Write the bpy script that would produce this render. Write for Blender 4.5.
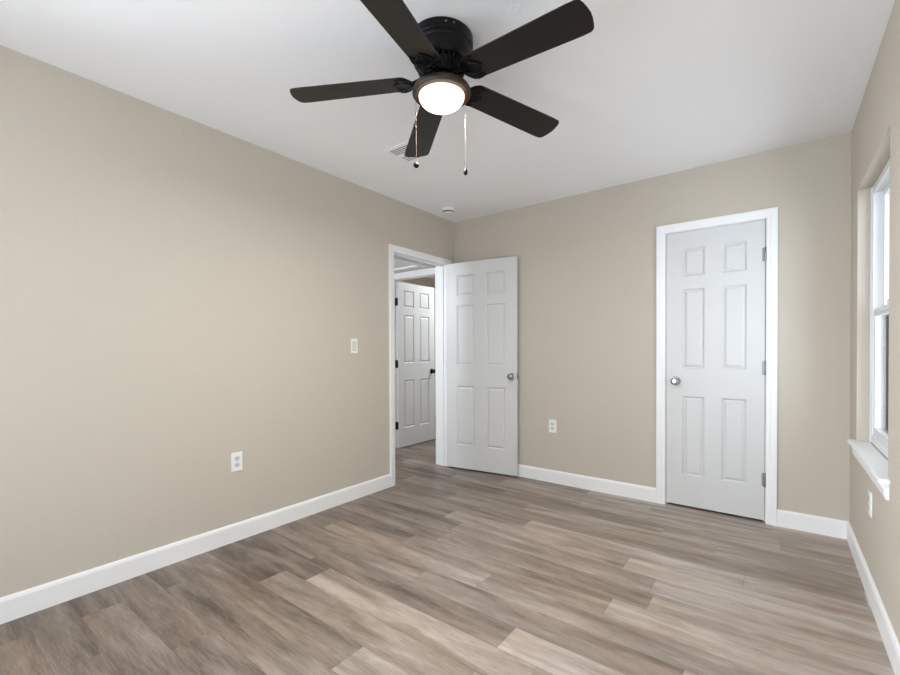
import bpy, bmesh, math, random
from mathutils import Vector, Matrix

for o in list(bpy.data.objects):
    bpy.data.objects.remove(o)
SC = bpy.context.scene
COL = SC.collection
PI = math.pi
W, H = 2.956, 2.44            # room: left wall x=0, back wall y=0, right wall x=W
Y0 = -4.60                    # front wall (behind the camera)

# ------------------------------------------------------------------ camera
yaw, pitch, roll = -0.6501, -0.0100, -0.0041
CAM = Vector((2.6164, -3.5172, 1.1408))
Fo = Vector((math.sin(yaw), math.cos(yaw), 0)); Rt = Vector((math.cos(yaw), -math.sin(yaw), 0)); Z = Vector((0, 0, 1))
Fv = Fo*math.cos(pitch) + Z*math.sin(pitch)
U1 = -Fo*math.sin(pitch) + Z*math.cos(pitch)
Rv = Rt*math.cos(roll) + U1*math.sin(roll)
Uv = -Rt*math.sin(roll) + U1*math.cos(roll)
cd = bpy.data.cameras.new('camera'); cam = bpy.data.objects.new('camera', cd); COL.objects.link(cam)
m = Matrix.Identity(4)
for i in range(3):
    m[i][0], m[i][1], m[i][2], m[i][3] = Rv[i], Uv[i], -Fv[i], CAM[i]
cam.matrix_world = m
cd.sensor_width = 36; cd.lens = 432.885/900*36; cd.shift_y = (355.71-337.5)/900
cd.clip_start = .02
SC.camera = cam

# ------------------------------------------------------------------ light, exposure
SC.view_settings.view_transform = 'Standard'
SC.view_settings.look = 'None'
SC.view_settings.gamma = 1
SC.view_settings.use_curve_mapping = False
SC.view_settings.exposure = 0.1
wd = bpy.data.worlds.new('sky'); SC.world = wd; wd.use_nodes = True
wt = wd.node_tree; bg = wt.nodes['Background']
# bright hazy sky and pale ground, brightness differing with the compass direction
COEF = dict(E=(1.8, 3.3), W=(16., 11.), S=(3.4, 4.8), N=(1.5, 1.5), fan=23., hall=18., far=42.)   # (sky, ground)
wtc = wt.nodes.new('ShaderNodeTexCoord'); wsp = wt.nodes.new('ShaderNodeSeparateXYZ')
wt.links.new(wtc.outputs['Generated'], wsp.inputs[0])
def wmath(op, a, b):
    k = wt.nodes.new('ShaderNodeMath'); k.operation = op
    for i, v in enumerate((a, b)):
        if isinstance(v, (int, float)): k.inputs[i].default_value = v
        else: wt.links.new(v, k.inputs[i])
    return k.outputs[0]
total = 0.
for key, axis, sign in (('E', 0, 1), ('W', 0, -1), ('S', 1, -1), ('N', 1, 1)):
    wz = wt.nodes.new('ShaderNodeMapRange'); wz.inputs[1].default_value = -.10; wz.inputs[2].default_value = .02
    wz.inputs[3].default_value = COEF[key][1]; wz.inputs[4].default_value = COEF[key][0]
    wt.links.new(wsp.outputs[2], wz.inputs[0])
    d_ = wmath('MAXIMUM', wmath('MULTIPLY', wsp.outputs[axis], sign), 0.)
    total = wmath('ADD', total, wmath('MULTIPLY', d_, wz.outputs[0]))
wt.links.new(total, bg.inputs['Strength'])
bg.inputs['Color'].default_value = (0.875, 0.955, 1.07, 1)

def portal(name, loc, rot, sx, sy):
    l = bpy.data.lights.new(name, 'AREA'); l.shape = 'RECTANGLE'; l.size = sx; l.size_y = sy
    l.cycles.is_portal = True
    o = bpy.data.objects.new(name, l); o.location = loc; o.rotation_euler = rot; COL.objects.link(o)
portal('window_portal', (W+.16, -.72, 1.32), (0, PI/2, 0), 1.36, .88)      # lights towards -x
portal('window_portal', (1.45, Y0-.16, 1.08), (PI/2, 0, 0), 1.8, 2.04)
portal('window_portal', (-.14, -3.905, 1.305), (0, -PI/2, 0), 1.51, 1.09)
def fill_light(name, loc, power, colour, size=.3, tilt=0.):
    l = bpy.data.lights.new(name, 'AREA'); l.shape = 'DISK'; l.size = size; l.energy = power; l.color = colour
    o = bpy.data.objects.new(name, l); o.location = loc; o.rotation_euler = (math.radians(tilt), 0, 0); COL.objects.link(o)
fill_light('hall_fill', (-.66, -1.9, 1.85), COEF['hall'], (.88, .96, 1.06), .3, 62)  # fill light added in the hall, no fixture
fill_light('far_room_fill', (-.28, 1.5, 2.35), COEF['far'], (.88, .96, 1.06), .9)  # added fill without a fixture, brightens the room beyond the hall

# ------------------------------------------------------------------ materials
def srgb(r, g, b):
    f = lambda c: (c/12.92 if c <= .04045 else ((c+.055)/1.055)**2.4)
    return (f(r/255), f(g/255), f(b/255), 1)
def mat(name, col, rough=.5, metal=0., spec=.5, bump=None, emit=None):
    mt = bpy.data.materials.new(name); mt.use_nodes = True
    nt = mt.node_tree; b = nt.nodes['Principled BSDF']
    b.inputs['Base Color'].default_value = col
    b.inputs['Roughness'].default_value = rough
    b.inputs['Metallic'].default_value = metal
    b.inputs['Specular IOR Level'].default_value = spec
    if emit:
        b.inputs['Emission Color'].default_value = emit[0]; b.inputs['Emission Strength'].default_value = emit[1]
    if bump:
        scale, dist, detail = bump
        tc = nt.nodes.new('ShaderNodeTexCoord'); n = nt.nodes.new('ShaderNodeTexNoise'); bp = nt.nodes.new('ShaderNodeBump')
        n.inputs['Scale'].default_value = scale; n.inputs['Detail'].default_value = detail
        bp.inputs['Distance'].default_value = dist; bp.inputs['Strength'].default_value = 1
        nt.links.new(tc.outputs['Object'], n.inputs['Vector']); nt.links.new(n.outputs['Fac'], bp.inputs['Height'])
        nt.links.new(bp.outputs['Normal'], b.inputs['Normal'])
    return mt
M = {}
M['wall'] = mat('tan_wall_paint', srgb(198, 189.5, 176), .75, spec=.25, bump=(70, .0016, 2))
M['ceiling'] = mat('white_ceiling_paint', srgb(247, 247, 248), .85, spec=.2, bump=(45, .0007, 3))
M['trim'] = mat('white_trim_paint', srgb(240, 240, 240), .38, spec=.45)
M['door'] = mat('white_door_paint', srgb(211, 211, 210), .42, spec=.45)
M['plastic'] = mat('white_plastic', srgb(240, 239, 235), .35)
M['device'] = mat('pale_grey_device_plastic', srgb(214, 215, 216), .35)
M['slot'] = mat('dark_slot', srgb(40, 40, 42), .6)
M['nickel'] = mat('satin_nickel', srgb(170, 168, 165), .22, metal=1)
M['hinge'] = mat('hinge_metal', srgb(150, 150, 150), .35, metal=1)
M['dark_metal'] = mat('dark_bronze_metal', srgb(40, 36, 33), .4, metal=.8)
M['black'] = mat('black_fan_metal', srgb(9, 9, 10), .34, spec=.2)
M['ring'] = mat('bronze_fan_metal', srgb(50, 38, 30), .45, spec=.4)
M['vinyl'] = mat('white_window_vinyl', srgb(226, 227, 228), .3, spec=.5)
M['duct'] = mat('dark_duct', srgb(30, 30, 32), .7)
M['brass'] = mat('antique_brass_chain', srgb(98, 80, 56), .5, metal=.2)
M['rubber'] = mat('black_fob', srgb(14, 14, 14), .6, spec=.2)

def blade_mat():
    mt = mat('espresso_blade_laminate', srgb(30, 25, 22), .42, spec=.32)
    nt = mt.node_tree; b = nt.nodes['Principled BSDF']
    tc = nt.nodes.new('ShaderNodeTexCoord'); mp = nt.nodes.new('ShaderNodeMapping'); n = nt.nodes.new('ShaderNodeTexNoise'); cr = nt.nodes.new('ShaderNodeMix')
    cr.data_type = 'RGBA'
    mp.inputs['Scale'].default_value = (6, 140, 6); n.inputs['Scale'].default_value = 1; n.inputs['Detail'].default_value = 4
    cr.inputs[6].default_value = srgb(20, 17, 15); cr.inputs[7].default_value = srgb(36, 29, 25)
    nt.links.new(tc.outputs['Object'], mp.inputs['Vector']); nt.links.new(mp.outputs['Vector'], n.inputs['Vector'])
    nt.links.new(n.outputs['Fac'], cr.inputs[0]); nt.links.new(cr.outputs[2], b.inputs['Base Color'])
    return mt
M['blade'] = blade_mat()

def globe_mat():
    # lit frosted glass: brightest where the bulb sits close behind it
    mt = mat('lit_frosted_glass', srgb(250, 246, 240), .3)
    nt = mt.node_tree; b = nt.nodes['Principled BSDF']
    tc = nt.nodes.new('ShaderNodeTexCoord'); ln = nt.nodes.new('ShaderNodeVectorMath'); ln.operation = 'LENGTH'
    sp = nt.nodes.new('ShaderNodeVectorMath'); sp.operation = 'MULTIPLY'; sp.inputs[1].default_value = (1, 1, 0)
    cr = nt.nodes.new('ShaderNodeValToRGB')
    cr.color_ramp.elements[0].position = .0; cr.color_ramp.elements[0].color = (1, .96, .91, 1)
    cr.color_ramp.elements[1].position = .0965; cr.color_ramp.elements[1].color = (.60, .38, .23, 1)
    e = cr.color_ramp.elements.new(.074); e.color = (.86, .74, .61, 1)
    nt.links.new(tc.outputs['Object'], sp.inputs[0]); nt.links.new(sp.outputs[0], ln.inputs[0])
    nt.links.new(ln.outputs['Value'], cr.inputs['Fac'])
    nt.links.new(cr.outputs['Color'], b.inputs['Emission Color'])
    b.inputs['Emission Strength'].default_value = 2.2
    return mt
M['globe'] = globe_mat()

def glass_mat():
    mt = bpy.data.materials.new('window_glass'); mt.use_nodes = True
    nt = mt.node_tree; nt.nodes.remove(nt.nodes['Principled BSDF'])
    out = nt.nodes['Material Output']
    t = nt.nodes.new('ShaderNodeBsdfTransparent'); g = nt.nodes.new('ShaderNodeBsdfGlossy'); mx = nt.nodes.new('ShaderNodeMixShader'); fr = nt.nodes.new('ShaderNodeFresnel')
    t.inputs['Color'].default_value = (.97, .98, .98, 1); g.inputs['Roughness'].default_value = .02; fr.inputs['IOR'].default_value = 1.12
    nt.links.new(fr.outputs[0], mx.inputs[0]); nt.links.new(t.outputs[0], mx.inputs[1]); nt.links.new(g.outputs[0], mx.inputs[2])
    nt.links.new(mx.outputs[0], out.inputs['Surface'])
    return mt
M['glass'] = glass_mat()

def floor_mat():
    mt = mat('grey_brown_vinyl_planks', (.2, .2, .2, 1), .42, spec=.5)
    nt = mt.node_tree; b = nt.nodes['Principled BSDF']; N = nt.nodes.new; Lk = nt.links.new
    geo = N('ShaderNodeTexCoord'); at = N('ShaderNodeAttribute'); at.attribute_name = 'tone'
    of = N('ShaderNodeAttribute'); of.attribute_name = 'offset'
    cmb = N('ShaderNodeCombineXYZ'); add = N('ShaderNodeVectorMath'); add.operation = 'ADD'
    mul = N('ShaderNodeMath'); mul.operation = 'MULTIPLY'; mul.inputs[1].default_value = 37
    Lk(of.outputs['Fac'], mul.inputs[0]); Lk(mul.outputs[0], cmb.inputs[0]); Lk(mul.outputs[0], cmb.inputs[1])
    Lk(geo.outputs['Object'], add.inputs[0]); Lk(cmb.outputs[0], add.inputs[1])
    def noise(sc, detail, rough, dist=0.):
        mp = N('ShaderNodeMapping'); mp.inputs['Scale'].default_value = sc
        n = N('ShaderNodeTexNoise'); n.inputs['Scale'].default_value = 1; n.inputs['Detail'].default_value = detail
        n.inputs['Roughness'].default_value = rough; n.inputs['Distortion'].default_value = dist
        Lk(add.outputs[0], mp.inputs['Vector']); Lk(mp.outputs[0], n.inputs['Vector'])
        return n.outputs['Fac']
    broad = noise((1.6, 13, 1), 3, .5, .6)      # long tonal streaks
    fine = noise((13, 240, 1), 5, .65)            # grain
    blotch = noise((5, 22, 1), 4, .6, .5)
    warm = noise((1.1, 4.5, 1), 2, .5)
    def m(op, a, bv):
        k = N('ShaderNodeMath'); k.operation = op
        for i, v in enumerate((a, bv)):
            if isinstance(v, (int, float)): k.inputs[i].default_value = v
            else: Lk(v, k.inputs[i])
        return k.outputs[0]
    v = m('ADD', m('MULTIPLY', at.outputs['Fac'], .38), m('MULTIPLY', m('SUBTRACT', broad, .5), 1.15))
    v = m('ADD', v, m('MULTIPLY', m('SUBTRACT', fine, .5), .85))
    v = m('ADD', v, m('MULTIPLY', m('SUBTRACT', blotch, .5), .42))
    v = m('ADD', v, .31)
    cr = N('ShaderNodeValToRGB')
    cr.color_ramp.elements[0].position = 0; cr.color_ramp.elements[0].color = srgb(*FLOOR[0])
    cr.color_ramp.elements[1].position = 1; cr.color_ramp.elements[1].color = srgb(*FLOOR[2])
    e = cr.color_ramp.elements.new(.5); e.color = srgb(*FLOOR[1])
    Lk(v, cr.inputs['Fac'])
    wm = N('ShaderNodeMix'); wm.data_type = 'RGBA'; wm.blend_type = 'MULTIPLY'
    wm.inputs[7].default_value = (1.0, .94, .86, 1)
    mr = N('ShaderNodeMapRange'); mr.inputs[1].default_value = .42; mr.inputs[2].default_value = .68
    Lk(warm, mr.inputs[0]); Lk(mr.outputs[0], wm.inputs[0]); Lk(cr.outputs['Color'], wm.inputs[6])
    Lk(wm.outputs[2], b.inputs['Base Color'])
    rg = m('ADD', m('MULTIPLY', fine, .12), .31)
    Lk(rg, b.inputs['Roughness'])
    bp = N('ShaderNodeBump'); bp.inputs['Distance'].default_value = .0004; bp.inputs['Strength'].default_value = .6
    Lk(fine, bp.inputs['Height']); Lk(bp.outputs[0], b.inputs['Normal'])
    return mt
FLOOR = ((86, 73, 64), (148, 134, 123), (195, 183, 174))
M['floor'] = floor_mat()
M['seam'] = mat('plank_seam', srgb(112, 98, 89), .6)

# ------------------------------------------------------------------ mesh helpers
def box(bm, x0, x1, y0, y1, z0, z1, bevel=0.):
    vs = [bm.verts.new((x, y, z)) for x in (x0, x1) for y in (y0, y1) for z in (z0, z1)]
    q = ((0,1,3,2), (4,6,7,5), (0,4,5,1), (2,3,7,6), (0,2,6,4), (1,5,7,3))
    fs = [bm.faces.new([vs[i] for i in f]) for f in q]
    if bevel:
        es = list({e for f in fs for e in f.edges})
        bmesh.ops.bevel(bm, geom=es, offset=bevel, segments=2, affect='EDGES', profile=.6)
def lathe(bm, prof, n=48, c=(0, 0, 0), axis='z', close=False):
    rings = []
    for r, z in prof:
        ring = []
        if r < 1e-6:
            ring = [bm.verts.new((0, 0, z))]
        else:
            ring = [bm.verts.new((r*math.cos(2*PI*k/n), r*math.sin(2*PI*k/n), z)) for k in range(n)]
        rings.append(ring)
    for a, b in zip(rings, rings[1:]):
        for k in range(n):
            j = (k+1) % n
            if len(a) == 1 and len(b) == 1: continue
            if len(a) == 1: bm.faces.new((a[0], b[j], b[k]))
            elif len(b) == 1: bm.faces.new((a[k], a[j], b[0]))
            else: bm.faces.new((a[k], a[j], b[j], b[k]))
    for ring, flip in ((rings[0], True), (rings[-1], False)):
        if len(ring) > 1 and close:
            bm.faces.new(ring[::-1] if flip else ring)
    rot = {'z': Matrix.Identity(4), 'x': Matrix.Rotation(PI/2, 4, 'Y'), 'y': Matrix.Rotation(-PI/2, 4, 'X'), '-y': Matrix.Rotation(PI/2, 4, 'X')}[axis]
    vs = [v for r in rings for v in r]
    bmesh.ops.transform(bm, matrix=Matrix.Translation(c) @ rot, verts=vs)
def tube(bm, pts, r, n=8):
    prev = None; pts = [Vector(p) for p in pts]
    for i, p in enumerate(pts):
        d = (pts[min(i+1, len(pts)-1)] - pts[max(i-1, 0)]).normalized()
        a = d.orthogonal().normalized() if abs(d.z) > .9 else d.cross(Z).normalized()
        b = d.cross(a).normalized()
        ri = r[i] if isinstance(r, (list, tuple)) else r
        ring = [bm.verts.new(p + a*ri*math.cos(2*PI*k/n) + b*ri*math.sin(2*PI*k/n)) for k in range(n)]
        if prev:
            for k in range(n):
                bm.faces.new((prev[k], prev[(k+1) % n], ring[(k+1) % n], ring[k]))
        else:
            bm.faces.new(ring[::-1])
        prev = ring
    bm.faces.new(prev)
def prism(bm, outline, z0, z1, bevel=0., holes=None):
    lo = [bm.verts.new((x, y, z0)) for x, y in outline]; hi = [bm.verts.new((x, y, z1)) for x, y in outline]
    n = len(outline)
    f0 = bm.faces.new(lo[::-1]); f1 = bm.faces.new(hi)
    for k in range(n): bm.faces.new((lo[k], lo[(k+1) % n], hi[(k+1) % n], hi[k]))
    if bevel:
        bmesh.ops.bevel(bm, geom=list(f0.edges)+list(f1.edges), offset=bevel, segments=2, affect='EDGES')
def obj(name, bm, material, parent=None, smooth=False, loc=None, rot=None):
    bmesh.ops.recalc_face_normals(bm, faces=bm.faces)
    me = bpy.data.meshes.new(name); bm.to_mesh(me); bm.free()
    me.materials.append(M[material] if isinstance(material, str) else material)
    if smooth:
        for p in me.polygons: p.use_smooth = True
        me.set_sharp_from_angle(angle=math.radians(38))
    o = bpy.data.objects.new(name, me); COL.objects.link(o)
    if parent: o.parent = parent
    if loc: o.location = loc
    if rot: o.rotation_euler = rot
    return o
def tag(o, label, cat, group=None, kind=None):
    o['label'] = label; o['category'] = cat
    if group: o['group'] = group
    if kind: o['kind'] = kind
    return o
def empty(name, loc, rz=0., label=None, cat=None, group=None, kind=None):
    o = bpy.data.objects.new(name, None); o.empty_display_size = .1; COL.objects.link(o)
    o.location = loc; o.rotation_euler = (0, 0, rz)
    if label: tag(o, label, cat, group, kind)
    return o
def BM(): return bmesh.new()

# ------------------------------------------------------------------ floor of planks
random.seed(11)
PW, PL, FX0, FX1, FY0, FY1 = .152, 1.19, -2.4, W+.1, Y0-.1, 2.6
JOINT = {0: 2.625, 2: 2.33, 3: 1.745, 4: 2.48, 9: 1.45, 10: 1.16, 11: 1.755, 13: .565, 14: 1.338, 16: .767, 18: .57, 19: .20}
# (row, plank counted from the known joint): tone
TONE = {(0, -1): .62, (0, 0): .2, (2, -1): .68, (2, 0): .25, (3, 0): .12, (3, -1): .55, (4, -1): .8, (4, 0): .42, (9, -1): .85, (9, 0): .28, (10, 0): .2, (10, -1): .55,
        (11, -1): .18, (11, 0): .72, (11, -2): .75, (12, 0): .85, (13, -1): .3, (13, 0): .55, (14, -1): .38, (14, 0): .75, (16, 0): .05, (16, -1): .6, (18, 0): .2, (18, -1): .45, (19, -1): .6, (19, 0): .3}
bm = BM(); tones = []; offs = []
n0 = math.floor((-.27-FY1)/PW); n1 = math.ceil((-.27-FY0)/PW)
for n in range(n0, n1):
    yt = min(-.27-PW*n, FY1); yb = max(-.27-PW*(n+1), FY0)
    base = JOINT.get(n, random.uniform(0, PL))
    k = math.floor((FX0-base)/PL)
    while base+k*PL < FX1:
        xa, xb = max(base+k*PL, FX0), min(base+(k+1)*PL, FX1)
        g = .0005
        if xb-xa > .01:
            vs = [bm.verts.new(c) for c in ((xa+g, yb+g, 0), (xb-g, yb+g, 0), (xb-g, yt-g, 0), (xa+g, yt-g, 0))]
            bm.faces.new(vs)
            tones.append(TONE.get((n, k), random.uniform(.2, .8)) + .38*((xa+xb)/2-1.6)); offs.append(random.random())  # planks lighten towards +x: window light and sheen put into their tone
        k += 1
bm.faces.index_update()
fl = obj('floor', bm, 'floor'); me = fl.data
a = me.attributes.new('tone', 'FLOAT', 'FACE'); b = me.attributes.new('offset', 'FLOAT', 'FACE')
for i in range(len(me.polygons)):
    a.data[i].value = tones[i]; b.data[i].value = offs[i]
me.materials.append(M['seam'])
bm = bmesh.new(); bm.from_mesh(me)
bm.faces.ensure_lookup_table()
nb = len(bm.faces)
vs0 = len(bm.verts)
box(bm, FX0, FX1, FY0, FY1, -.08, -.0012)
bm.faces.ensure_lookup_table()
for f in bm.faces[nb:]: f.material_index = 1
bm.to_mesh(me); bm.free()
tag(fl, 'grey-brown wood-look plank floor', 'floor', kind='structure')

# ------------------------------------------------------------------ walls and ceilings
def wall(name, boxes, label, material='wall'):
    bm = BM()
    for bx in boxes: box(bm, *bx)
    return tag(obj(name, bm, material), label, 'wall', kind='structure')
# openings
EY0, EY1, EZ = -.866, -.120, 2.000        # entry door rough opening in left wall
CX0, CX1, CZ = 1.946, 2.549, 2.003        # closet opening in back wall
WY0, WY1, WZ0, WZ1 = -1.142, -.280, .620, 2.012   # window opening in right wall
LY0, LY1, LZ0, LZ1 = -4.45, -3.36, .55, 2.06   # window added in the left wall, out of view, for fill light
wall('wall_left', [(-.145, 0, Y0, LY0, 0, H), (-.145, 0, LY0, LY1, 0, LZ0), (-.145, 0, LY0, LY1, LZ1, H), (-.145, 0, LY1, EY0, 0, H), (-.145, 0, EY1, 0.0, 0, H), (-.145, 0, EY0, EY1, EZ, H)], 'plain tan wall on the left, with the entry doorway')
wall('wall_back', [(0, CX0, 0, .12, 0, H), (CX1, W, 0, .12, 0, H), (CX0, CX1, 0, .12, CZ, H)], 'tan back wall with the white closet door')
wall('wall_right', [(W, W+.15, Y0, WY0, 0, H), (W, W+.15, WY1, .9, 0, H), (W, W+.15, WY0, WY1, 0, WZ0), (W, W+.15, WY0, WY1, WZ1, H)], 'tan wall on the right, with the window')
SX0, SX1, SZ0, SZ1 = .55, 2.35, .06, 2.10  # opening for the added patio door
wall('wall_front', [(-.12, SX0, Y0-.15, Y0, 0, H), (SX1, W+.15, Y0-.15, Y0, 0, H), (SX0, SX1, Y0-.15, Y0, 0, SZ0), (SX0, SX1, Y0-.15, Y0, SZ1, H)], 'tan wall behind the viewpoint')
wall('wall_closet', [(1.6, W, .8, .9, 0, H), (1.5, 1.6, .12, .9, 0, H)], 'tan wall inside the closet')
HX = -1.25
wall('wall_hall', [(HX-.1, HX, -2.6, .166, 0, H), (HX, -.145, -2.7, -2.6, 0, H)], 'tan wall along the hall')
DX0, DX1, DZ = -.982, -.262, 1.978
HY = .066
wall('wall_hall_end', [(HX, DX0, HY, HY+.1, 0, H), (DX1, 0, HY, HY+.1, 0, H), (DX0, DX1, HY, HY+.1, DZ, H)], 'tan wall at the end of the hall, with a white door frame')
wall('wall_far_room', [(-2.4, HX-.1, .066, .166, 0, H), (-2.4, -2.3, .166, 2.6, 0, H), (-2.3, .1, 2.5, 2.6, 0, H), (0, .1, .166, 2.5, 0, H)], 'tan wall of the room beyond the hall')
bm = BM(); box(bm, -2.4, W+.15, Y0-.15, 2.6, H, H+.1)
tag(obj('ceiling', bm, 'ceiling'), 'white ceiling', 'ceiling', kind='structure')
bm = BM(); box(bm, HX, -.145, -2.6, HY, 2.0405, 2.10)
tag(obj('ceiling_hall', bm, 'ceiling'), 'white lowered ceiling over the hall', 'ceiling', kind='structure')

# ------------------------------------------------------------------ trims
def profile_casing(bm, place, a0, a1, z1, w=.059, zb=0.):
    """door casing swept up, over and down; place(along, out, z) -> point"""
    prof = [(0, 0), (0, .009), (.003, .0105), (.018, .0115), (.022, .0145), (.027, .0155), (.046, .0165), (w-.003, .0165), (w, .0145), (w, 0)]
    rings = []
    for corner in range(4):
        ring = []
        for q, t in prof:
            s = (a0-q) if corner < 2 else (a1+q)
            z = zb if corner in (0, 3) else z1+q
            ring.append(bm.verts.new(place(s, t, z)))
        rings.append(ring)
    n = len(prof)
    for A, B in zip(rings, rings[1:]):
        for k in range(n-1): bm.faces.new((A[k], A[k+1], B[k+1], B[k]))
    bm.faces.new(rings[0]); bm.faces.new(rings[3][::-1])
def trim(name, bm, label, kind='structure'):
    return tag(obj(name, bm, 'trim'), label, 'trim', kind=kind)
def jambs(bm, boxes):
    for b_ in boxes: box(bm, *b_)

# entry doorway: casing room side and hall side, jambs and stops in one frame
t1 = empty('trim_1', (0, 0, 0), 0, 'white door frame in the left wall around the open doorway', 'door frame', kind='structure')
bm = BM(); profile_casing(bm, lambda s, t, z: (t, s, z), -.867, -.119, 1.990, .056); obj('casing', bm, 'trim', t1)
bm = BM(); profile_casing(bm, lambda s, t, z: (-.145-t, s, z), -.867, -.119, 1.990, .0495); obj('casing', bm, 'trim', t1)
bm = BM()
jambs(bm, [(-.145, 0, -.8655, -.862, 0, 1.996), (-.145, 0, -.124, -.1205, 0, 1.996), (-.145, 0, -.862, -.124, 1.996, 1.9995),
           (-.075, -.040, -.862, -.850, 0, 1.996), (-.075, -.040, -.136, -.124, 0, 1.996), (-.075, -.040, -.850, -.136, 1.984, 1.996)])
obj('jamb', bm, 'trim', t1)
# closet frame
t2 = empty('trim_2', (0, 0, 0), 0, 'white door frame around the closed closet door', 'door frame', kind='structure')
bm = BM(); profile_casing(bm, lambda s, t, z: (s, -t, z), 1.9455, 2.5495, 2.003); obj('casing', bm, 'trim', t2)
bm = BM()
jambs(bm, [(1.9465, 1.9495, 0, .12, 0, 1.9995), (2.5455, 2.5485, 0, .12, 0, 1.9995), (1.9495, 2.5455, 0, .12, 1.9985, 2.0025),
           (1.9495, 1.961, .040, .075, 0, 1.9985), (2.534, 2.5455, .040, .075, 0, 1.9985), (1.961, 2.534, .040, .075, 1.987, 1.9985)])
obj('jamb', bm, 'trim', t2)
# frame at the hall end
t3 = empty('trim_3', (0, 0, 0), 0, 'white door frame at the far end of the hall', 'door frame', kind='structure')
bm = BM(); profile_casing(bm, lambda s, t, z: (s, HY-t, z), DX0+.012, DX1-.012, 1.966, .07); obj('casing', bm, 'trim', t3)
bm = BM()
jambs(bm, [(DX0+.001, DX0+.010, HY, HY+.1, 0, 1.968), (DX1-.010, DX1-.001, HY, HY+.1, 0, 1.968), (DX0+.010, DX1-.010, HY, HY+.1, 1.968, 1.977)])
obj('jamb', bm, 'trim', t3)
# raised trim of the hatch in the lowered hall ceiling
hb = BM()
for b_ in ((-1.02, -.30, -.135, -.075), (-1.02, -.30, -.71, -.65), (-1.02, -.96, -.65, -.135), (-.36, -.30, -.65, -.135)):
    box(hb, b_[0], b_[1], b_[2], b_[3], 2.026, 2.0405)
trim('trim_4', hb, 'white trim on the lowered hall ceiling')

def baseboard(name, runs, label):
    """runs: (axis, start, end, wall coordinate, outward sign)"""
    bm = BM(); h, t = .108, .0135
    prof = [(0, 0), (t, 0), (t, h-.016), (t-.004, h-.005), (.004, h), (0, h)]
    for ax, s0, s1, c, sg in runs:
        A, B = [], []
        for o_, z in prof:
            if ax == 'y': A.append(bm.verts.new((c+sg*o_, s0, z))); B.append(bm.verts.new((c+sg*o_, s1, z)))
            else: A.append(bm.verts.new((s0, c+sg*o_, z))); B.append(bm.verts.new((s1, c+sg*o_, z)))
        n = len(prof)
        for k in range(n): bm.faces.new((A[k], A[(k+1) % n], B[(k+1) % n], B[k]))
        bm.faces.new(A); bm.faces.new(B[::-1])
    return tag(obj(name, bm, 'trim'), label, 'baseboard', kind='structure')
baseboard('baseboard_left', [('y', Y0, -.9235, 0, 1)], 'white baseboard along the left wall')
baseboard('baseboard_back', [('x', .0, 1.8862, 0, -1), ('x', 2.6088, W, 0, -1)], 'white baseboard along the back wall')
baseboard('baseboard_right', [('y', Y0, -.0135, W, -1)], 'white baseboard along the right wall')
baseboard('baseboard_front', [('x', .0135, W-.0135, Y0, 1)], 'white baseboard along the wall behind the viewpoint')

# ------------------------------------------------------------------ six-panel doors
ROWS = ((.222, .792), (.992, 1.566), (1.658, 1.858))   # from the leaf's bottom edge
def door_leaf(bm, w, h, t, cols):
    """leaf spans x 0..w, y 0..t, z 0..h; raised panels on both faces"""
    xs = [0] + [c for p in cols for c in p] + [w]
    zs = [0] + [c for p in ROWS for c in p] + [h]
    RINGS = ((0, 0), (.003, .005), (.010, .0115), (.012, .0115), (.028, .003))
    for side in (0, 1):
        def P(x, z, d=0):
            return (x, d if side == 0 else t-d, z)
        for i in range(len(xs)-1):
            for j in range(len(zs)-1):
                x0, x1, z0, z1 = xs[i], xs[i+1], zs[j], zs[j+1]
                if i % 2 and j % 2:
                    prev = None
                    for ins, d in RINGS:
                        ring = [bm.verts.new(P(*c, d)) for c in ((x0+ins, z0+ins), (x1-ins, z0+ins), (x1-ins, z1-ins), (x0+ins, z1-ins))]
                        if prev:
                            for k in range(4): bm.faces.new((prev[k], prev[(k+1) % 4], ring[(k+1) % 4], ring[k]))
                        prev = ring
                    bm.faces.new(prev)
                else:
                    bm.faces.new([bm.verts.new(P(*c)) for c in ((x0, z0), (x1, z0), (x1, z1), (x0, z1))])
    for a_, b_ in (((0, 0), (0, h)), ((w, 0), (w, h)), ((0, 0), (w, 0)), ((0, h), (w, h))):
        bm.faces.new([bm.verts.new(c) for c in ((a_[0], 0, a_[1]), (b_[0], 0, b_[1]), (b_[0], t, b_[1]), (a_[0], t, a_[1]))])
    bmesh.ops.remove_doubles(bm, verts=bm.verts, dist=1e-5)
def knob(name, parent, x, z, face_y, sgn, material='nickel'):
    """round knob with rose, standing off a face towards sgn*y"""
    bm = BM()
    prof = [(0, 0), (.0325, 0), (.0325, .003), (.030, .0065), (.022, .008), (.0125, .010), (.0115, .024), (.014, .030), (.022, .034), (.0262, .041), (.0268, .048), (.025, .055), (.020, .0595), (.012, .061), (.006, .0605), (.0, .0605)]
    lathe(bm, prof, 36, (0, 0, 0), 'y' if sgn > 0 else '-y')
    o = obj('knob', bm, material, parent, True, (x, face_y, z))
    return o
def door(name, loc, rz, w, h, cols, label):
    e = empty(name, loc, rz, label, 'door', kind='structure')
    bm = BM(); door_leaf(bm, w, h, .035, cols); obj('leaf', bm, 'door', e)
    return e
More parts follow.
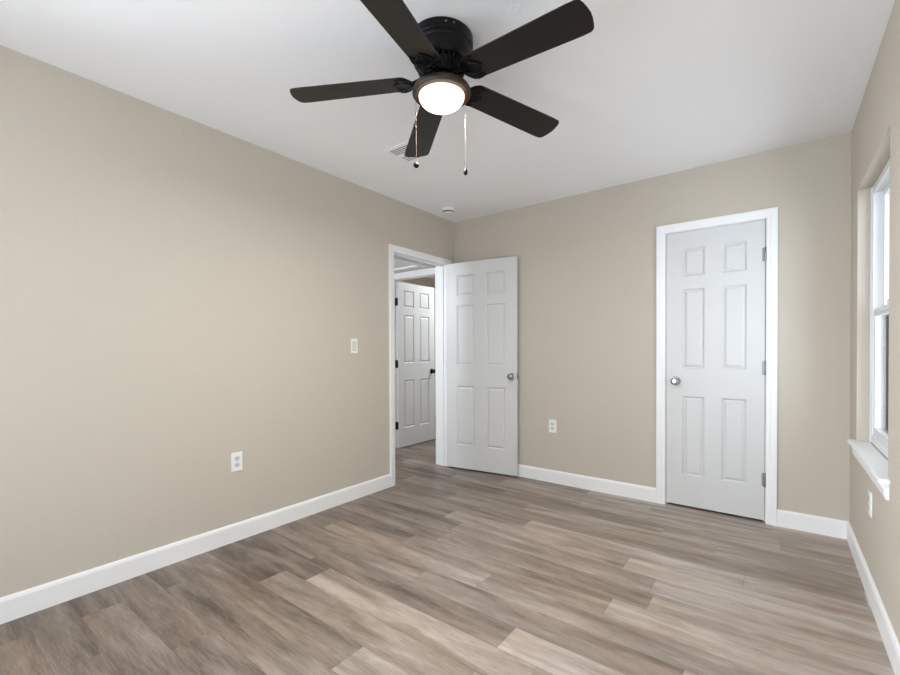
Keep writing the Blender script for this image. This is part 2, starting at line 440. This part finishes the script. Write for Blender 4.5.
# closet door: origin at lower left corner of the room-side face
d1 = door('door_1', (1.9525, .002, .017), 0, .590, 1.979, ((.106, .244), (.348, .490)), 'closed white six-panel closet door in the back wall')
knob('knob', d1, .062, .900, 0, -1)
bm = BM(); box(bm, -.0028, -.0004, -.002, .020, .872, .928); obj('latch_plate', bm, 'hinge', d1)['label'] = 'grey metal latch plate'
for z in (1.752, 1.006, .268):
    bm = BM(); lathe(bm, [(0, -.047), (.004, -.047), (.0058, -.0435), (.0058, .0435), (.004, .047), (0, .047)], 14, (.590, -.0065, z))
    box(bm, .574, .5903, -.0016, .004, z-.044, z+.044)
    obj('hinge', bm, 'hinge', d1, True)['label'] = 'satin nickel hinge'
# entry door: hinged on the far jamb, swung open against the back wall
th = math.radians(7.7)
d2 = door('door_2', (.016, -.1255, .015), th, .728, 1.977, ((.115, .300), (.425, .613)), 'open white six-panel door swung back against the back wall')
for ch in d2.children:            # visible (hall-side) face lies at local y = -.035
    ch.location = (.0, -.035, 0)
knob('knob', d2, .680, .897, -.035, -1)
knob('knob', d2, .680, .897, 0, 1)
for ch in d2.children:
    if ch.name.startswith('knob') and ch.location.y > -.01:
        ch.scale = (1, .4, 1)
bm = BM(); box(bm, .7276, .7292, -.029, -.006, .868, .926); lathe(bm, [(.009, 0), (.009, .002), (.007, .010), (0, .011)], 16, (.729, -.0175, .897), 'x')
obj('latch', bm, 'nickel', d2, True)['label'] = 'metal latch on the door edge'
for z in (1.72, .99, .26):
    bm = BM(); lathe(bm, [(0, -.046), (.0058, -.045), (.0058, .045), (0, .046)], 12, (-.001, .0045, z))
    box(bm, -.0014, -.0002, -.034, 0, z-.044, z+.044)
    box(bm, -.0002, .0012, -.0358, -.031, z-.044, z+.044)
    obj('hinge', bm, 'hinge', d2, True)['label'] = 'satin nickel hinge'
# hall door: opened 90 degrees into the far room; its face looks along +x
d3 = door('door_3', (-.930, .148, .010), PI/2, .67, 1.950, ((.100, .282), (.385, .567)), 'white six-panel door standing open at the end of the hall')
# local x -> +y, local y -> -x ; face local y=0 looks towards +x
knob('knob', d3, .608, .878, 0, -1, 'dark_metal')
for z in (1.715, .985, .26):
    bm = BM(); box(bm, -.003, -.0002, .002, .033, z-.045, z+.045)
    lathe(bm, [(0, -.046), (.0065, -.045), (.0065, .045), (0, .046)], 12, (-.004, .038, z))
    obj('hinge', bm, 'dark_metal', d3, True)['label'] = 'dark bronze hinge'

# ------------------------------------------------------------------ window in the right wall
w1 = empty('window_1', (W, -.711, .64), 0, 'white single-hung window in the right wall', 'window', kind='structure')
def wobj(name, bm, m_, par=w1):
    o = obj(name, bm, m_); o.parent = par
    if par is w1: o.matrix_parent_inverse = Matrix.Translation(w1.location).inverted()
    return o
def rect_frame(bm, x0, x1, y0, y1, z0, z1, wd_, bev=.002, wb=None, wt=None):
    wb = wb or wd_; wt = wt or wd_
    box(bm, x0, x1, y0, y0+wd_, z0, z1, bev); box(bm, x0, x1, y1-wd_, y1, z0, z1, bev)
    box(bm, x0, x1, y0+wd_, y1-wd_, z0, z0+wb, bev); box(bm, x0, x1, y0+wd_, y1-wd_, z1-wt, z1, bev)
y0_, y1_, z0_, z1_ = WY0+.002, WY1-.002, .642, WZ1-.002
bm = BM(); rect_frame(bm, W+.056, W+.130, y0_, y1_, z0_, z1_, .034, .003, .045, .036)
box(bm, W+.050, W+.0565, y0_, y0_+.012, z0_, z1_); box(bm, W+.050, W+.0565, y1_-.012, y1_, z0_, z1_)
wobj('frame', bm, 'vinyl')
ZM = 1.335
bm = BM(); rect_frame(bm, W+.062, W+.092, y0_+.030, y1_-.030, z0_+.040, ZM+.020, .036, .003, .045, .040)
box(bm, W+.056, W+.064, y0_+.06, y1_-.06, ZM-.008, ZM+.012, .002)
ls = wobj('lower_sash', bm, 'vinyl')
bm = BM(); box(bm, W+.074, W+.080, y0_+.064, y1_-.064, z0_+.082, ZM-.018); wobj('pane', bm, 'glass', ls)
bm = BM(); box(bm, W+.060, W+.084, -.745, -.675, ZM+.020, ZM+.026, .002); box(bm, W+.062, W+.074, -.720, -.660, ZM+.026, ZM+.040, .003)
wobj('sash_lock', bm, 'plastic', ls)
bm = BM(); rect_frame(bm, W+.095, W+.122, y0_+.030, y1_-.030, ZM-.018, z1_-.030, .034, .003, .036, .036)
us = wobj('upper_sash', bm, 'vinyl')
bm = BM(); box(bm, W+.105, W+.111, y0_+.062, y1_-.062, ZM+.017, z1_-.064); wobj('pane', bm, 'glass', us)
# stool with horns and the apron under it
bm = BM()
out = [(W+.055, WY0+.001), (W+.055, WY1-.001), (W+.0005, WY1-.001), (W+.0005, WY1+.044), (W-.034, WY1+.044), (W-.034, WY0-.044), (W+.0005, WY0-.044), (W+.0005, WY0+.001)]
prism(bm, out, .621, .641, .004)
wobj('stool', bm, 'trim')
bm = BM()
ap = [(W-.0005, .560), (W-.010, .560), (W-.014, .572), (W-.016, .600), (W-.026, .614), (W-.026, .6208), (W-.0005, .6208)]
A = [bm.verts.new((x, WY0-.032, z)) for x, z in ap]; B = [bm.verts.new((x, WY1+.032, z)) for x, z in ap]
for k in range(len(ap)): bm.faces.new((A[k], A[(k+1) % len(ap)], B[(k+1) % len(ap)], B[k]))
bm.faces.new(A); bm.faces.new(B[::-1])
wobj('apron', bm, 'trim')

# patio door added behind the viewpoint to light the room
w2 = empty('fill_patio_door', (1.45, Y0, SZ0), 0, 'white glazed patio door added behind the viewpoint for fill light', 'window', kind='structure')
bm = BM()
for x0, x1 in ((SX0+.001, 1.45), (1.45, SX1-.001)):
    for b_ in ((x0, x0+.05, SZ0+.002, SZ1-.002), (x1-.05, x1, SZ0+.002, SZ1-.002), (x0+.05, x1-.05, SZ0+.002, SZ0+.06), (x0+.05, x1-.05, SZ1-.06, SZ1-.002)):
        box(bm, b_[0], b_[1], Y0-.12, Y0-.06, b_[2], b_[3], .003)
o = obj('frame', bm, 'vinyl'); o.parent = w2; o.matrix_parent_inverse = Matrix.Translation(w2.location).inverted()
for x0, x1 in ((SX0+.052, 1.399), (1.501, SX1-.052)):
    for z0, z1 in ((SZ0+.061, SZ1-.061),):
        bm = BM(); box(bm, x0, x1, Y0-.093, Y0-.087, z0, z1)
        o = obj('pane', bm, 'glass'); o.parent = w2; o.matrix_parent_inverse = Matrix.Translation(w2.location).inverted()

w3 = empty('fill_window', (0, -3.905, LZ0), 0, 'white window added in the left wall for fill light', 'window', kind='structure')  # unseen window, added to bring in side light
bm = BM(); rect_frame(bm, -.11, -.05, LY0+.001, LY1-.001, LZ0+.001, LZ1-.001, .05)
box(bm, -.11, -.05, LY0+.051, LY1-.051, 1.28, 1.33)
o = obj('frame', bm, 'vinyl'); o.parent = w3; o.matrix_parent_inverse = Matrix.Translation(w3.location).inverted()
for z0, z1 in ((LZ0+.052, 1.279), (1.331, LZ1-.052)):
    bm = BM(); box(bm, -.083, -.077, LY0+.052, LY1-.052, z0, z1)
    o = obj('pane', bm, 'glass'); o.parent = w3; o.matrix_parent_inverse = Matrix.Translation(w3.location).inverted()

# ------------------------------------------------------------------ ceiling fan
FD = 1.82; FPX = (442.8-450)/432.885
fc = CAM + Fo*FD + Rt*(FD*FPX)
fan = empty('ceiling_fan', (fc.x, fc.y, H), 0, 'black five-blade ceiling fan with a lit round glass bowl', 'ceiling fan')
bm = BM()
lathe(bm, [(0, -.0005), (.130, -.0005), (.132, -.006), (.132, -.034), (.1285, -.038), (.1285, -.042), (.1310, -.046), (.1300, -.055), (.1265, -.059), (.1265, -.064), (.124, -.074), (.119, -.094), (.113, -.105), (.108, -.111), (.100, -.113), (0, -.113)], 64)
motor = obj('motor_housing', bm, 'black', fan, True)
for a_ in (-44, -30, 76, 90, 196, 210):
    a_ = math.radians(a_); bm = BM(); lathe(bm, [(0, .003), (.003, .003), (.0042, .001), (.0042, -.001)], 10, (.132*math.cos(a_), .132*math.sin(a_), -.018), 'z')
    bmesh.ops.rotate(bm, cent=(.132*math.cos(a_), .132*math.sin(a_), -.018), matrix=Matrix.Rotation(a_, 3, 'Z') @ Matrix.Rotation(PI/2, 3, 'Y'), verts=bm.verts)
    obj('screw', bm, 'hinge', motor, True)
# vented lower collar: ribs round the motor
bm = BM(); lathe(bm, [(.090, -.1128), (.088, -.121), (.080, -.146), (.066, -.158), (0, -.158)], 48)
for k in range(30):
    a_ = 2*PI*k/30
    pts = [((r)*math.cos(a_+t_), (r)*math.sin(a_+t_), z) for r, z, t_ in ((.100, -.111, 0), (.0985, -.122, .03), (.091, -.141, .07), (.077, -.156, .10))]
    tube(bm, pts, .0042, 6)
obj('vent_collar', bm, 'black', fan, True)
bm = BM(); lathe(bm, [(0, -.1585), (.060, -.1585), (.062, -.166), (.050, -.176), (0, -.176)], 40)
obj('hub', bm, 'black', fan, True)
# light kit pan and glass bowl
ZG = 2.209-H
bm = BM()
lathe(bm, [(0, -.1765), (.052, -.1765), (.060, -.182), (.080, -.187), (.104, -.197), (.117, -.207), (.1225, -.217), (.1225, -.226), (.119, -.231), (.113, -.2325), (.104, -.229), (.1, -.222), (0, -.222)], 64)
pan = obj('light_pan', bm, 'ring', fan, True)
pan['label'] = 'dark bronze light pan'
bm = BM()
lathe(bm, [(.096*math.cos(t_), -.056*math.sin(t_)) for t_ in [PI/2*k/14 for k in range(14)]] + [(0, -.056)], 64)
gl = obj('glass_bowl', bm, 'globe', fan, True, (0, 0, ZG-.003))
gl['label'] = 'lit frosted glass bowl'
lb = bpy.data.lights.new('fan_bulb', 'AREA'); lb.shape = 'DISK'; lb.size = .08; lb.energy = COEF['fan']; lb.color = (1, .985, .95)
lo = bpy.data.objects.new('fan_bulb', lb); lo.location = (fc.x, fc.y, H+ZG-.063); COL.objects.link(lo)
# blades: outline runs outward along +x; +y edge is pitched down
def blade_outline():
    r0, r1 = .138, .640
    pts = []
    N_ = 14
    def half(r):
        u = (r-r0)/(r1-r0)
        return .060 + .009*min(1, u*1.15)
    up = []
    for k in range(9):                                   # rounded root
        t_ = PI/2*k/8
        up.append((r0+.030*(1-math.cos(t_)), half(r0+.03)*(.35+.65*math.sin(t_))))
    for k in range(1, 9): up.append((r0+.03+(r1-.055-r0-.03)*k/8, half(r0+.03+(r1-.055-r0-.03)*k/8)))
    hw = half(r1); c = .022
    for k in range(1, 9):
        t_ = PI/2*k/8
        up.append((r1-.009-c+c*math.sin(t_), hw-c+c*math.cos(t_)))
    up.append((r1-.002, (hw-c)*.5)); up.append((r1, 0))
    lower = [(x, -y) for x, y in up[-2::-1]]
    return up + lower
def iron_outline():
    # scalloped bracket that clasps the blade's root
    r = [(.116, .014), (.124, .032), (.136, .052), (.154, .0615), (.176, .060), (.192, .051), (.184, .043), (.172, .039), (.180, .028), (.194, .021), (.200, .011), (.207, 0)]
    return r + [(x, -y) for x, y in r[-2::-1]]
PITCH = math.radians(-9.5)
phi0 = 6.2380655
proto = None
for k in range(5):
    if proto is None:
        bm = BM(); prism(bm, blade_outline(), 0, .006, .0012)
        bl = obj('blade', bm, 'blade', fan)
        bl['label'] = 'dark espresso fan blade'
        bm = BM(); prism(bm, iron_outline(), -.0045, -.0006, .001)
        for px_, py_ in ((.156, .042), (.156, -.042), (.190, 0)):
            lathe(bm, [(0, -.0075), (.003, -.0072), (.0052, -.0052), (.0052, -.004)], 12, (px_, py_, 0))
        def rib(pts): tube(bm, pts, .0026, 6)
        for s_ in (-1, 1):
            rib([(.117, .011*s_, -.005), (.126, .030*s_, -.005), (.140, .049*s_, -.005), (.158, .057*s_, -.005), (.180, .054*s_, -.005)])
            rib([(.124, .006*s_, -.005), (.142, .022*s_, -.005), (.160, .030*s_, -.005), (.176, .023*s_, -.005), (.192, .012*s_, -.005)])
        # arm: from hub out and down to the bracket
        pts = [(.046, 0, .014), (.066, 0, .015), (.086, 0, .012), (.102, 0, .006), (.114, 0, .001), (.130, 0, -.002)]
        tube(bm, pts, [.012, .012, .011, .011, .012, .010], 10)
        ir = obj('blade_iron', bm, 'black', bl, True)
        proto = (bl, ir)
    else:
        bl = proto[0].copy(); COL.objects.link(bl); bl.parent = fan
        ir = proto[1].copy(); COL.objects.link(ir); ir.parent = bl
    bl.rotation_mode = 'XYZ'
    bl.matrix_basis = Matrix.Translation((0, 0, 2.2695-H)) @ Matrix.Rotation(phi0+k*2*PI/5, 4, 'Z') @ Matrix.Rotation(math.radians(3.5), 4, 'Y') @ Matrix.Rotation(PITCH, 4, 'X')
# pull chains
for lateral, zend, ball in ((-.1075, 1.921, True), (.0985, 1.895, False)):
    v = Rt*lateral
    x_, y_ = v.x, v.y
    bm = BM()
    ztop, zb = -.224, zend-H
    tube(bm, [(x_, y_, ztop), (x_, y_, zb)], .0005, 6)
    nb_ = int((ztop-zb)/.0065)
    for i in range(nb_):
        zc = ztop-.003-i*.0065
        lathe(bm, [(0, .0012), (.0009, .0007), (.0012, 0), (.0009, -.0007), (0, -.0012)], 6, (x_, y_, zc))
    zj = ztop-.08 if ball else ztop-.13
    lathe(bm, [(0, .007), (.0026, .006), (.0032, 0), (.0026, -.006), (0, -.007)], 8, (x_, y_, zj))
    ch = obj('pull_chain', bm, 'brass', fan, True)
    bm = BM()
    if ball:
        lathe(bm, [(0, .014)]+[(.0118*math.cos(t_), .0118*math.sin(t_)) for t_ in [PI/2-PI*k/12 for k in range(1, 12)]]+[(0, -.0118)], 20, (x_, y_, zb))
    else:
        lathe(bm, [(0, .019), (.003, .018), (.004, .012), (.0075, .004), (.009, -.004), (.008, -.011), (.004, -.016), (0, -.017)], 20, (x_, y_, zb))
    fo = obj('fob', bm, 'rubber', ch, True)
    fo['label'] = 'round black fob' if ball else 'teardrop black fob'

# ------------------------------------------------------------------ ceiling vent and smoke detector
vx0, vx1, vy0, vy1 = .600, .790, -1.520, -1.318
vent = empty('ceiling_vent', ((vx0+vx1)/2, (vy0+vy1)/2, H), 0, 'white louvred air vent on the ceiling behind the fan', 'air vent')
cx_, cy_ = (vx0+vx1)/2, (vy0+vy1)/2
hx, hy = (vx1-vx0)/2, (vy1-vy0)/2
bm = BM()
for b_ in ((-hx-.022, hx+.022, -hy-.022, -hy), (-hx-.022, hx+.022, hy, hy+.022), (-hx-.022, -hx, -hy, hy), (hx, hx+.022, -hy, hy), (-hx, hx, -.010, .010)):
    box(bm, b_[0], b_[1], b_[2], b_[3], -.007, -.0005, .0015)
obj('frame', bm, 'ceiling', vent)
bm = BM(); box(bm, -hx, hx, -hy, hy, -.0022, -.0006); obj('backing', bm, 'duct', vent)['label'] = 'dark opening behind the louvres'
bm = BM()
nl = 5
for s_ in (-1, 1):
    for i in range(nl):
        yc = s_*(.010+(hy-.010)*(i+.5)/nl)
        vs = [bm.verts.new(c) for c in ((-hx, yc-.002, -.0025), (hx, yc-.002, -.0025), (hx, yc+.0025, -.0062), (-hx, yc+.0025, -.0062))]
        v2 = [bm.verts.new((v.co.x, v.co.y+.001, v.co.z+.0006)) for v in vs]
        bm.faces.new(vs); bm.faces.new(v2[::-1])
        for k in range(4): bm.faces.new((vs[k], v2[k], v2[(k+1) % 4], vs[(k+1) % 4]))
obj('louvre', bm, 'plastic', vent)

sd = empty('smoke_detector', (.215, -.375, H), 0, 'round white smoke detector on the ceiling near the corner', 'smoke detector')
bm = BM(); lathe(bm, [(0, -.0005), (.058, -.0005), (.060, -.004), (.059, -.020), (.055, -.027), (0, -.027)], 48); obj('base', bm, 'plastic', sd, True)
bm = BM(); lathe(bm, [(.048, -.0272), (.048, -.036), (0, -.036)], 48); obj('sensor_slot', bm, 'slot', sd, True)['label'] = 'dark sensor slot'
bm = BM(); lathe(bm, [(0, -.0362), (.048, -.0362), (.050, -.039), (.046, -.046), (.020, -.048), (0, -.048)], 48); obj('cover', bm, 'plastic', sd, True)

# ------------------------------------------------------------------ switch and outlets
def plate(bm, w, h, t):
    box(bm, -w/2, w/2, -t, -.0003, -h/2, h/2, .0018)
def make_outlet(label):
    e = empty('wall_outlet', (0, 0, 0), 0, label, 'outlet', 'wall outlets low on the walls')
    bm = BM(); plate(bm, .068, .113, .0065); pl = obj('cover_plate', bm, 'plastic', e)
    bm = BM(); lathe(bm, [(0, .0012), (.002, .001), (.003, 0)], 10, (0, -.0065, 0), '-y'); obj('screw', bm, 'hinge', e, True)
    for zc in (.0195, -.0195):
        bm = BM()
        o_ = [(.0165*math.cos(t_), max(-.0125, min(.0125, .0165*math.sin(t_)))) for t_ in [2*PI*k/32 for k in range(32)]]
        vs0 = len(bm.verts); prism(bm, o_, 0, .0025)
        bmesh.ops.transform(bm, matrix=Matrix.Translation((0, -.0062, zc)) @ Matrix.Rotation(PI/2, 4, 'X'), verts=bm.verts)
        rc = obj('receptacle', bm, 'device', e)
        bm = BM()
        box(bm, -.0085, -.0060, -.0092, -.0080, zc-.002, zc+.0065); box(bm, .0060, .0085, -.0092, -.0080, zc-.001, zc+.0055)
        lathe(bm, [(.0028, 0), (.0028, .0012), (0, .0012)], 12, (0, -.0080, zc-.0075), '-y')
        obj('slots', bm, 'slot', rc)
    return e
def dup(root, label):
    r = root.copy(); COL.objects.link(r); r['label'] = label
    for ch in list(root.children):
        c = ch.copy(); COL.objects.link(c); c.parent = r
        for g in ch.children:
            d = g.copy(); COL.objects.link(d); d.parent = c
    return r
# built facing -y (mounted on the back wall)
o1 = make_outlet('white outlet on the back wall between the two doors'); o1.location = (1.058, 0, .491)
o2 = dup(o1, 'white outlet low on the left wall'); o2.location = (0, -2.218, .479); o2.rotation_euler = (0, 0, PI/2)
o3 = dup(o1, 'white outlet on the right wall under the window'); o3.location = (W, -.765, .432); o3.rotation_euler = (0, 0, -PI/2)

sw = empty('light_switch', (0, -1.302, 1.185), PI/2, 'white rocker light switch beside the open doorway', 'light switch')
bm = BM(); plate(bm, .063, .112, .006); obj('cover_plate', bm, 'plastic', sw)
bm = BM()
vs = [bm.verts.new(c) for c in ((-.0165, -.0058, -.033), (.0165, -.0058, -.033), (.0165, -.0058, .033), (-.0165, -.0058, .033), (-.0165, -.0105, -.033), (.0165, -.0105, -.033), (.0165, -.0072, .033), (-.0165, -.0072, .033), (-.0165, -.0072, 0), (.0165, -.0072, 0))]
for f in ((0, 1, 5, 4), (4, 5, 9, 8), (8, 9, 6, 7), (3, 7, 6, 2), (0, 3, 2, 1), (0, 4, 8, 7, 3), (1, 2, 6, 9, 5)): bm.faces.new([vs[i] for i in f])
obj('rocker', bm, 'device', sw)
bm = BM(); box(bm, -.0185, .0185, -.0064, -.0058, -.035, .035); obj('rocker_frame', bm, 'hinge', sw)
for z in (.048, -.048):
    bm = BM(); lathe(bm, [(0, .0012), (.002, .001), (.003, 0)], 10, (0, -.0060, z), '-y'); obj('screw', bm, 'plastic', sw, True)
